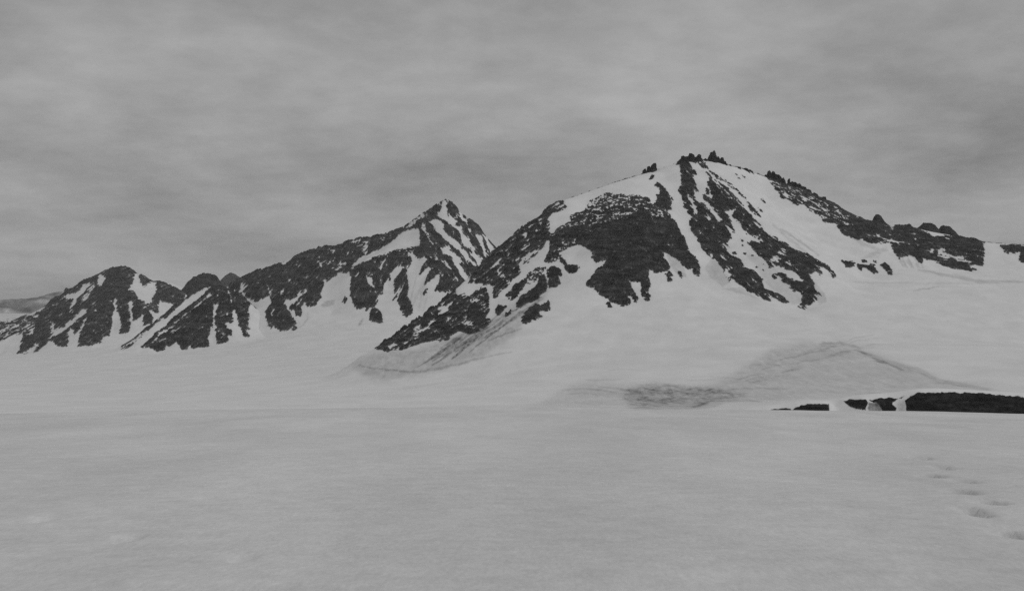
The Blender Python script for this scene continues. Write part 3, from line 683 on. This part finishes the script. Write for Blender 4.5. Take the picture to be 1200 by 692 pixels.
for s, v_ in (("680,215 685,185 705,195 745,172 715,205 700,240", .1), ("795,255 840,170 875,210 832,240", .25), ("748,103 802,108 780,134", .15), ("448,262 470,310 497,345 468,335", .15), ("543,355 560,410 612,370 600,400 480,500 465,480 540,430", .1),
              ("118,402 140,335 150,360 195,342 150,390 158,422", .1), ("315,350 325,350 345,430 330,430", .2), ("930,45 970,30 960,60", .3), ("985,30 1025,50 1015,140 995,140", .3), ("355,530 368,525 360,600 352,590", .15), ("640,300 680,300 670,312", .4), ("760,180 785,180 740,215", .2), ("365,400 440,395 430,420 370,415", .5), ("215,305 240,300 270,310 220,318", .4)):
    sp.snow(T9(s), v_)
sp.soil(T9("690,500 740,465 800,455 795,490 720,515"), .35); sp.soil(stroke(T9("525,660 570,640 600,590 605,540"), 2), .3); sp.soil(stroke(T9("965,635 985,600 990,585"), 2), .5)
for i in range(16):
    x = rs.uniform(484, 502); y = rs.uniform(315, 345); sp.soil(stroke([(x, y), (x - 2, y + 10), (x - 6, y + 22)], 1.0), rs.uniform(.15, .35))
sp.finish(0.6, 0.6)
crest = line([(245, 350, 4900), (262, 339, 4900), (290, 324, 4900), (325, 310, 4850), (350, 299, 4850), (372, 291, 4850), (395, 289, 4850), (420, 279, 4850), (445, 278, 4850), (470, 268, 4800), (495, 250, 4780),
              (510, 242, 4760), (522, 234, 4750), (528, 235, 4755), (535, 244, 4770), (550, 257, 4780), (562, 267, 4800), (580, 291, 4850), (610, 322, 4900), (660, 350, 4950)], 22)
crest = jag(crest, 11, 70, 4)
spur = line([(522, 236, 4740), (508, 256, 4690), (495, 270, 4640), (512, 288, 4560), (530, 312, 4470), (545, 340, 4380)], 50)
but = line([(488, 286, 4590), (460, 293, 4570), (430, 303, 4530), (413, 318, 4480), (415, 345, 4370), (428, 360, 4300)], 50)
hp = crest + spur + but + back_points(crest[::6], 300, 240) + back_points(crest[::8], 800, 600)
hp += [at(*p) for p in [(560, 300, 4620), (550, 332, 4470), (575, 315, 4640), (480, 279, 4640), (440, 296, 4670), (410, 316, 4630), (485, 312, 4480), (490, 347, 4320), (455, 335, 4420), (465, 355, 4300),
                        (440, 376, 4210), (490, 370, 4230), (540, 365, 4230), (385, 343, 4430), (360, 356, 4380), (340, 352, 4420), (333, 384, 4260), (320, 360, 4400), (300, 345, 4520), (345, 325, 4620), (310, 330, 4680), (275, 345, 4720), (380, 320, 4620), (285, 360, 4600),
                        (390, 366, 4330), (590, 360, 4300), (640, 370, 4350)]]
hp += [(x, y, float(G(np.array([[x]]), np.array([[y]]))[0, 0]) - 50) for x, y in ((-1250, 4300), (-1000, 4050), (-800, 3900), (-500, 3850), (-200, 3900), (100, 4000), (-1500, 4700), (300, 4500))]
pp_ = {RID: ('rock_ridge', 'long dark rock ridge leading up to the pyramid summit', None), PYR: ('rock_face', 'pyramid face striped by diagonal snow bands', None), BUT: ('rock_buttress', 'rock buttresses below the tilted snow shelf', None),
       4: ('rock_outcrop', 'dark rounded rock island in snow below the pyramid peak buttress', ('rock outcrop',)), 5: ('rock_outcrop', 'tiny dark rock in snow beside the pyramid peak buttress', ('rock outcrop',))}
massif('mountain', 'sharp pyramid peak striped with snow at the end of a long rock ridge', hp, sp, pp_, (-1480, 330), [(4000, 4200, 8), (4200, 4900, 3.1), (4900, 5700, 18)], 3.2, 5.0, 36.0, M_SNOW, M_ROCKF, seed=21, k=30)

# =========================================================== NEAR LEFT PYRAMID
T12 = tile(120, 305); T13 = tile(0, 300)
s1 = Survey(100, 310, 330, 430)
s1.rock(T12("130,604 240,516 350,436 480,320 590,230 640,200 750,174 830,174 880,184 940,204 1000,254 1048,303 1025,350 1037,400 1020,430 1042,482 1005,490 1032,530 995,537 985,495 960,460 945,380 930,335 915,350 915,440 870,445 880,480 910,490 917,537 885,520 897,567 800,587 795,520 790,470 760,475 745,540 747,602 670,612 620,616 612,575 604,620 560,630 545,600 520,575 470,612 455,590 440,632 390,642 330,612 250,610 180,645"), 1, 0.97, 42)
s1.snow(T12("690,212 762,190 682,260 582,340 482,420 392,490 342,552 272,600 180,645 150,650 200,590 300,520 380,432 450,400 540,320 620,250"), .04)
s1.snow(T12("782,213 742,262 602,372 482,472 380,555 330,592 400,520 520,430 640,330"), .12)
s1.snow(T12("592,440 540,482 440,545 370,600 500,490"), .2); s1.snow(T12("120,625 240,540 320,480 300,520 220,590 150,640"), .25)
s1.snow(T12("620,270 640,235 660,235 640,270"), .1); s1.snow(T12("520,340 600,260 560,310"), .2)
s1.snow(T12("785,298 802,320 795,400 792,470 757,560 745,605 800,605 800,500 780,470 775,400"), .05); s1.snow(T12("790,310 820,305 800,335"), .1); s1.snow(T12("800,235 818,240 808,265"), .1)
s1.snow(T12("878,205 895,225 915,310 925,335 905,300 895,250"), .1); s1.snow(T12("862,445 890,437 903,465 885,478"), .0)
s1.rock(T12("135,550 200,512 280,480 220,515 160,550"), 1, .7)
s1.finish(0.5)
crest = line([(128, 412, 4106), (143, 405, 4150), (170, 384, 4211), (205, 357, 4298), (235, 338, 4385), (250, 335, 4402), (262, 337, 4411), (275, 342, 4420), (287, 350, 4420), (296, 358, 4402), (305, 372, 4367), (312, 390, 4306)], 50)
hp = crest + back_points(crest[::2], 250, 170) + back_points(crest[::3], 600, 400)
hp += [at(*p) for p in [(200, 388, 4228), (222, 362, 4298), (250, 360, 4289), (265, 370, 4272), (250, 398, 4141), (225, 406, 4115), (190, 411, 4089), (165, 412, 4080), (270, 395, 4150), (292, 390, 4193), (285, 372, 4298), (252, 385, 4176), (235, 385, 4185), (272, 380, 4202)]]
hp += [(x, y, float(G(np.array([[x]]), np.array([[y]]))[0, 0]) - 50) for x, y in ((-1660, 4000), (-1440, 3900), (-1260, 3890), (-1090, 3900), (-920, 4000), (-840, 4250), (-840, 4600), (-1700, 4250))]
massif('mountain', 'dark rock pyramid with a streaked snow flank standing in front of lower domes', hp, s1, {1: ('rock_face', None, None)}, (-1700, -860), [(3880, 4040, 6), (4040, 4450, 2.5), (4450, 4800, 12)], 2.7, 4.6, 34.0, M_SNOW, M_ROCKF, seed=41, k=25)

# =========================================================== LEFT MASSIF
s2 = Survey(-200, 300, 260, 430)
s2.rock(T13("-100,560 0,545 100,500 220,430 290,385 343,325 370,278 410,283 440,264 460,208 490,233 520,223 570,168 620,138 640,153 690,112 720,112 740,88 800,73 870,63 920,83 965,122 985,108 1052,158 1100,158 1150,178 1210,198 1300,260 1300,330 1200,340 1062,482 1000,502 1000,450 930,470 900,542 840,542 855,470 800,470 770,562 720,562 710,602 640,627 540,637 480,637 415,637 370,602 340,592 270,667 225,682 270,610 170,682 120,687 160,570 100,560 20,600 -100,610"), 1, 0.96, 55)
s2.rock(T13("-400,600 -60,480 100,450 290,385 220,560 100,560 20,600 -400,680"), 1, 0.6, 35)
for s, v_ in (("640,150 612,230 542,310 512,370 470,432 487,390 520,300 435,302 480,270 540,250 600,200", .03), ("662,195 582,290 560,350 622,290 650,240", .15), ("572,375 625,378 502,482 402,560 330,588 380,520 460,490", .05),
              ("700,125 720,130 747,160 700,212 680,192", .05), ("955,122 985,130 982,180 1012,222 1062,175 1102,178 1092,260 1062,327 1030,332 970,302 940,250 898,240 930,190", .05), ("805,298 822,300 815,380 857,470 840,545 770,565 790,440", .03),
              ("918,318 932,330 925,400 940,462 1002,408 1002,492 1062,492 900,545 922,470 905,360", .05), ("490,498 520,518 527,560 602,440 624,428 562,540 542,640 472,640 485,560", .05), ("1018,355 1050,375 1072,380 1112,402 1122,308 1205,340 1185,395 1080,475 1062,402", .05),
              ("365,340 410,322 412,345 390,352", .15), ("350,470 372,455 380,520 360,540", .15), ("205,525 235,515 225,555", .1), ("0,610 80,560 165,545 150,610 120,690 0,690", .05), ("170,682 270,612 300,600 225,684", .1), ("640,330 665,325 645,350", .2), ("665,385 690,375 680,395", .2), ("630,240 670,195 660,230", .2)):
    s2.snow(T13(s), v_)
s2.rock(T13("1040,345 1080,350 1120,390 1100,400 1065,375"), 1, .8)
s2.finish(0.5)
crest = line([(-150, 398, 5700), (-60, 386, 5750), (0, 378, 5780), (25, 372, 5800), (48, 365, 5820), (58, 354, 5850), (62, 349, 5850), (72, 346, 5870), (77, 338, 5900), (86, 339, 5900), (95, 331, 5900), (104, 326, 5900), (108, 327, 5900), (115, 321, 5900), (124, 316, 5900), (134, 314, 5900), (145, 312.5, 5900),
              (153, 315, 5900), (160, 322, 5900), (165, 321, 5900), (175, 329, 5950), (185, 329, 6000), (193, 332, 6000), (205, 338, 6000), (217, 345, 6000), (240, 360, 6000)], 24)
crest = jag(crest, 15, 70, 6)
sp1 = line([(140, 325, 5800), (136, 338, 5640), (130, 345, 5560), (115, 375, 5360), (100, 403, 5190)], 50)
sp2 = line([(142, 341, 5600), (155, 345, 5560), (165, 360, 5480), (176, 378, 5380)], 50)
hp = crest + sp1 + sp2 + back_points(crest[::5], 300, 170) + back_points(crest[::7], 700, 380)
hp += [at(*p) for p in [(50, 395, 5350), (35, 412, 5230), (70, 406, 5200), (120, 404, 5190), (133, 385, 5360), (135, 355, 5520), (147, 390, 5290), (152, 370, 5420), (165, 385, 5330), (175, 345, 5760), (165, 335, 5800), (185, 350, 5780), (195, 365, 5600), (185, 385, 5350), (95, 345, 5700), (80, 370, 5500), (60, 385, 5450), (110, 340, 5700), (88, 360, 5560), (0, 415, 5300), (210, 375, 5500)]]
hp += [(x, y, float(G(np.array([[x]]), np.array([[y]]))[0, 0]) - 50) for x, y in ((-3600, 5200), (-3200, 5050), (-2600, 4950), (-2250, 4950), (-2000, 5000), (-1750, 5050), (-1500, 5200))]
massif('mountain', 'distant dark massif with rounded summit and a steep snow patch beside it', hp, s2, {1: ('rock_face', None, None)}, (-3500, -1550), [(4950, 5160, 8), (5160, 6040, 3.8), (6040, 6800, 24)], 3.8, 5.5, 42.0, M_SNOW, M_ROCKF, seed=61, k=25)

# =========================================================== FAR HILLS
M_DUST = rock_material('dusted_far_rock', 0.14, 0.38, 0.006, 5.0)
def far_hill(label, crest_pts, D, fall, xr, rock, step, seed):
    c = line([(x, y, D) for x, y in crest_pts], 60)
    H = RBF(c + [(x, y - fall, z - fall * .7) for x, y, z in c[::2]] + back_points(c[::2], fall, fall * .7) + [(x, y - 3 * fall, z - fall * 1.8) for x, y, z in c[::3]] + back_points(c[::3], 3 * fall, fall * 1.8))
    X, Y = np.meshgrid(np.arange(*xr, step), np.arange(D - 2.2 * fall, D + 2.2 * fall, step))
    Z = H(X, Y) + fbm(X / 60, Y / 60, 5, seed, .65, True) * 17 - 6
    sn = fbm(X / 70, Z / 70, 4, seed + 3, .6)
    q = grid_quads(*X.shape); cc = np.c_[X.ravel(), Y.ravel(), Z.ravel()]
    o = mesh_obj('mountain', cc, q, (M_SNOW, M_ROCKF, M_DUST)[int(rock)], smooth=False, attr=np.zeros(X.size))
    tagset(o, label, None, None, 'structure')
    return o
far_hill('rounded dark rock dome between the streaked pyramid and the long ridge', [(205, 352), (214, 342), (218, 333), (228, 324), (238, 321), (246, 320), (253, 323), (258, 330), (262, 340), (275, 352)], 6500, 260, (-2030, -1600), True, 5, 5)
far_hill('small pale far peak showing between the dark dome and the long ridge', [(245, 345), (258, 330), (263, 324), (271, 319), (280, 324), (290, 332), (310, 350)], 11000, 450, (-3150, -2380), True, 10, 9)
far_hill('small far snow hill behind the saddle beside the rounded massif', [(150, 345), (180, 334), (196, 332), (206, 334), (216, 338), (240, 345)], 9300, 400, (-3300, -2550), False, 12, 12)
far_hill('low pale far ridge behind the shoulder of the distant massif', [(-900, 395), (-650, 372), (-420, 362), (-250, 357), (-150, 352), (-60, 350), (0, 351), (30, 350), (45, 348), (62, 343), (76, 340), (90, 345), (110, 350)], 14000, 600, (-14800, -5250), 2, 28, 15)

# =========================================================== GLACIER
xs = ticks([(-15000, -3600, 300), (-3600, -400, 45), (-400, 1150, 6), (1150, 3000, 50), (3000, 11501, 300)])
ys = ticks([(-1500, 300, 60), (300, 1250, 20), (1250, 2250, 9), (2250, 5600, 30), (5600, 15001, 200)])
X, Y = np.meshgrid(xs, ys); Z = G(X, Y)
Us = CX + F * X / np.maximum(Y, 50); Vs = CY - F * Z / np.maximum(Y, 50)
gd = np.where((Y > 1100) & (Y < 2600), GS.sample(GS.dirt, Us, Vs), 0)
gl = mesh_obj('glacier', np.c_[X.ravel(), Y.ravel(), Z.ravel()], grid_quads(*X.shape), M_GLAC, attr=gd.ravel())
tagset(gl, 'wide pale glacier basin with grey streaks below the mountains', None, None, 'structure')

# =========================================================== ROCK BAND behind the near crest
T14 = tile(900, 440, 4.0)
sf = Survey(860, 430, 1340, 500)
sf.rock(T14("105,163 140,143 200,131 287,132 292,200 105,200"), 1); sf.rock(T14("0,166 20,156 60,154 105,152 120,180 0,180"), 1)
sf.rock(T14("348,118 380,110 455,110 470,125 455,165 425,157 380,140"), 2)
sf.rock(T14("470,114 540,103 612,106 582,130 600,150 604,240 560,240 528,150 505,126"), 3)
sf.soil(T14("468,125 508,126 530,150 562,240 480,240 470,150"), .85); sf.stain(T14("615,118 645,115 664,240 615,240 600,150"), .55)
sf.rock(T14("605,100 640,98 645,102 610,104"), 3)
sf.rock(T14("640,115 670,93 710,80 800,77 1000,82 1100,92 1200,99 1760,112 1760,240 664,240"), 4)
sf.finish(0.5, 0.5)
crest = line([(870, 482, 700), (900, 480, 700), (925, 478.5, 700), (935, 475, 700), (950, 473, 700), (970, 473, 700), (978, 476, 705), (988, 469, 705), (1010, 467.5, 700), (1030, 466.5, 700), (1052, 465, 700), (1062, 464.5, 698), (1070, 462, 697), (1080, 460.5, 695), (1100, 460, 695), (1140, 461, 695), (1200, 465, 690), (1260, 467, 690), (1330, 470, 690)], 9)
hp = crest + [(x, y - 9, z - 11) for x, y, z in crest] + [(x, y - 24, z - 20) for x, y, z in crest[::2]] + back_points(crest[::2], 25, 1.5) + back_points(crest[::3], 70, 12) + back_points(crest[::3], 150, 32)
fp = {1: ('rock_outcrop', 'low dark rock hump alone at the thin end of the rock band', ('rock outcrop', 'dark rocks behind the near snow crest')),
      2: ('rock_outcrop', 'small wedge of dark rock beside a pale snow notch', ('rock outcrop', 'dark rocks behind the near snow crest')),
      3: ('rock_outcrop', 'dark rock block between two snow notches in the rock band', ('rock outcrop', 'dark rocks behind the near snow crest')),
      4: ('rock_outcrop', 'long low black rock wall rising just behind the near snow crest', ('rock outcrop', 'dark rocks behind the near snow crest'))}
massif('snow_bank', 'snow bank behind the near crest carrying a band of black rock', hp, sf, fp, (120, 420), [(655, 720, .7), (720, 880, 5)], 0.7, 0.5, 4.0, M_GLAC, M_ROCKN, keep=6, k=3, seed=81, snow_rough=.3, back=-.4, ragged=.12, relief_k=.4)

# =========================================================== NEAR SNOWFIELD
yy = np.concatenate([-np.geomspace(60, 1.5, 25), np.linspace(-1, 5, 20), np.geomspace(5.2, 40, 270), np.geomspace(40.3, 420, 90)])
ss = np.linspace(-1, 1, 440); ss = np.sign(ss) * (0.75 * np.abs(ss) + 0.25 * np.abs(ss) ** 3)
X = ss[None, :] * (14 + 0.95 * np.abs(yy))[:, None]; Y = np.repeat(yy[:, None], len(ss), 1)
a_, b_, c_ = 1.548, 0.07446, 0.000128
def near_h(X, Y):
    yq = np.maximum(Y, -60)
    z = -(a_ + b_ * yq + c_ * yq * np.abs(yq)) - np.where(Y > 112, (Y - 112) ** 2 * 0.0004, 0) - 2.3e-4 * X * X * np.clip(Y / 80, 0, 1.3)
    return z
Z = near_h(X, Y)
Z += fbm(X / 30, Y / 22, 2, 15) * 0.25 * np.clip((Y - 15) / 60, 0, 1) + fbm(X / 16, Y / 9, 3, 5) * 0.12 * np.clip(Y / 30, .3, 1.2) + fbm(X / 3.2, Y / 1.3, 4, 8) * 0.022 + fbm(X / 0.7, Y / 0.45, 3, 12) * 0.006
def to_ground(px, py):
    D = np.linspace(4, 110, 4000); x = (px - CX) / F * D; z = (CY - py) / F * D
    i = np.argmax(near_h(x, D) > z); return x[i], D[i]
for px, py, w, dep in ((1080, 535, 14, .13), (1104, 545, 13, .15), (1090, 554, 18, .20), (1132, 562, 15, .14), (1127, 574, 20, .2), (1160, 587, 18, .17), (1138, 597, 18, .2), (1148, 602, 14, .15), (1185, 625, 22, .17),
                       (47, 605, 24, .05), (147, 629, 22, .06), (283, 652, 20, .04), (165, 572, 14, .05)):
    gx, gy = to_ground(px, py); wx = w / F * gy / 2
    ax = np.abs((X - gx) / wx) ; ay = np.abs((Y - gy) / (wx * 2.6))
    q = np.sqrt(ax ** 2 + ay ** 2) * (1 + 0.12 * noise(X * 2, Y * 2, 3))
    Z -= 1.7 * dep * np.exp(-q ** 2 * 0.9); Z += dep * 0.10 * np.exp(-((q - 1.45) / 0.35) ** 2)
sn = mesh_obj('snowfield', np.c_[X.ravel(), Y.ravel(), Z.ravel()], grid_quads(*X.shape), M_NEAR)
tagset(sn, 'smooth open snowfield with a few soft hollows and a line of footprints', None, None, 'structure')

# =========================================================== AIR
def haze_box(x0, x1, y0, y1, z0, z1, dens):
    co = np.array([(x, y, z) for z in (z0, z1) for y in (y0, y1) for x in (x0, x1)], float)
    q = np.array([(0, 2, 3, 1), (4, 5, 7, 6), (0, 1, 5, 4), (2, 6, 7, 3), (0, 4, 6, 2), (1, 3, 7, 5)])
    m = bpy.data.materials.new('haze'); m.use_nodes = True; nt = m.node_tree; nt.nodes.clear()
    out = nt.nodes.new('ShaderNodeOutputMaterial'); v = nt.nodes.new('ShaderNodeVolumePrincipled')
    v.inputs['Color'].default_value = grey(0.9); v.inputs['Density'].default_value = dens
    nt.links.new(v.outputs[0], out.inputs['Volume'])
    o = mesh_obj('haze', co, q, m, smooth=False); tagset(o, 'thin pale haze in the air over the whole glacier', None, None, 'stuff')
    return o
haze_box(-15500, 12000, -1600, 15500, -420, 640, 2.9e-5)
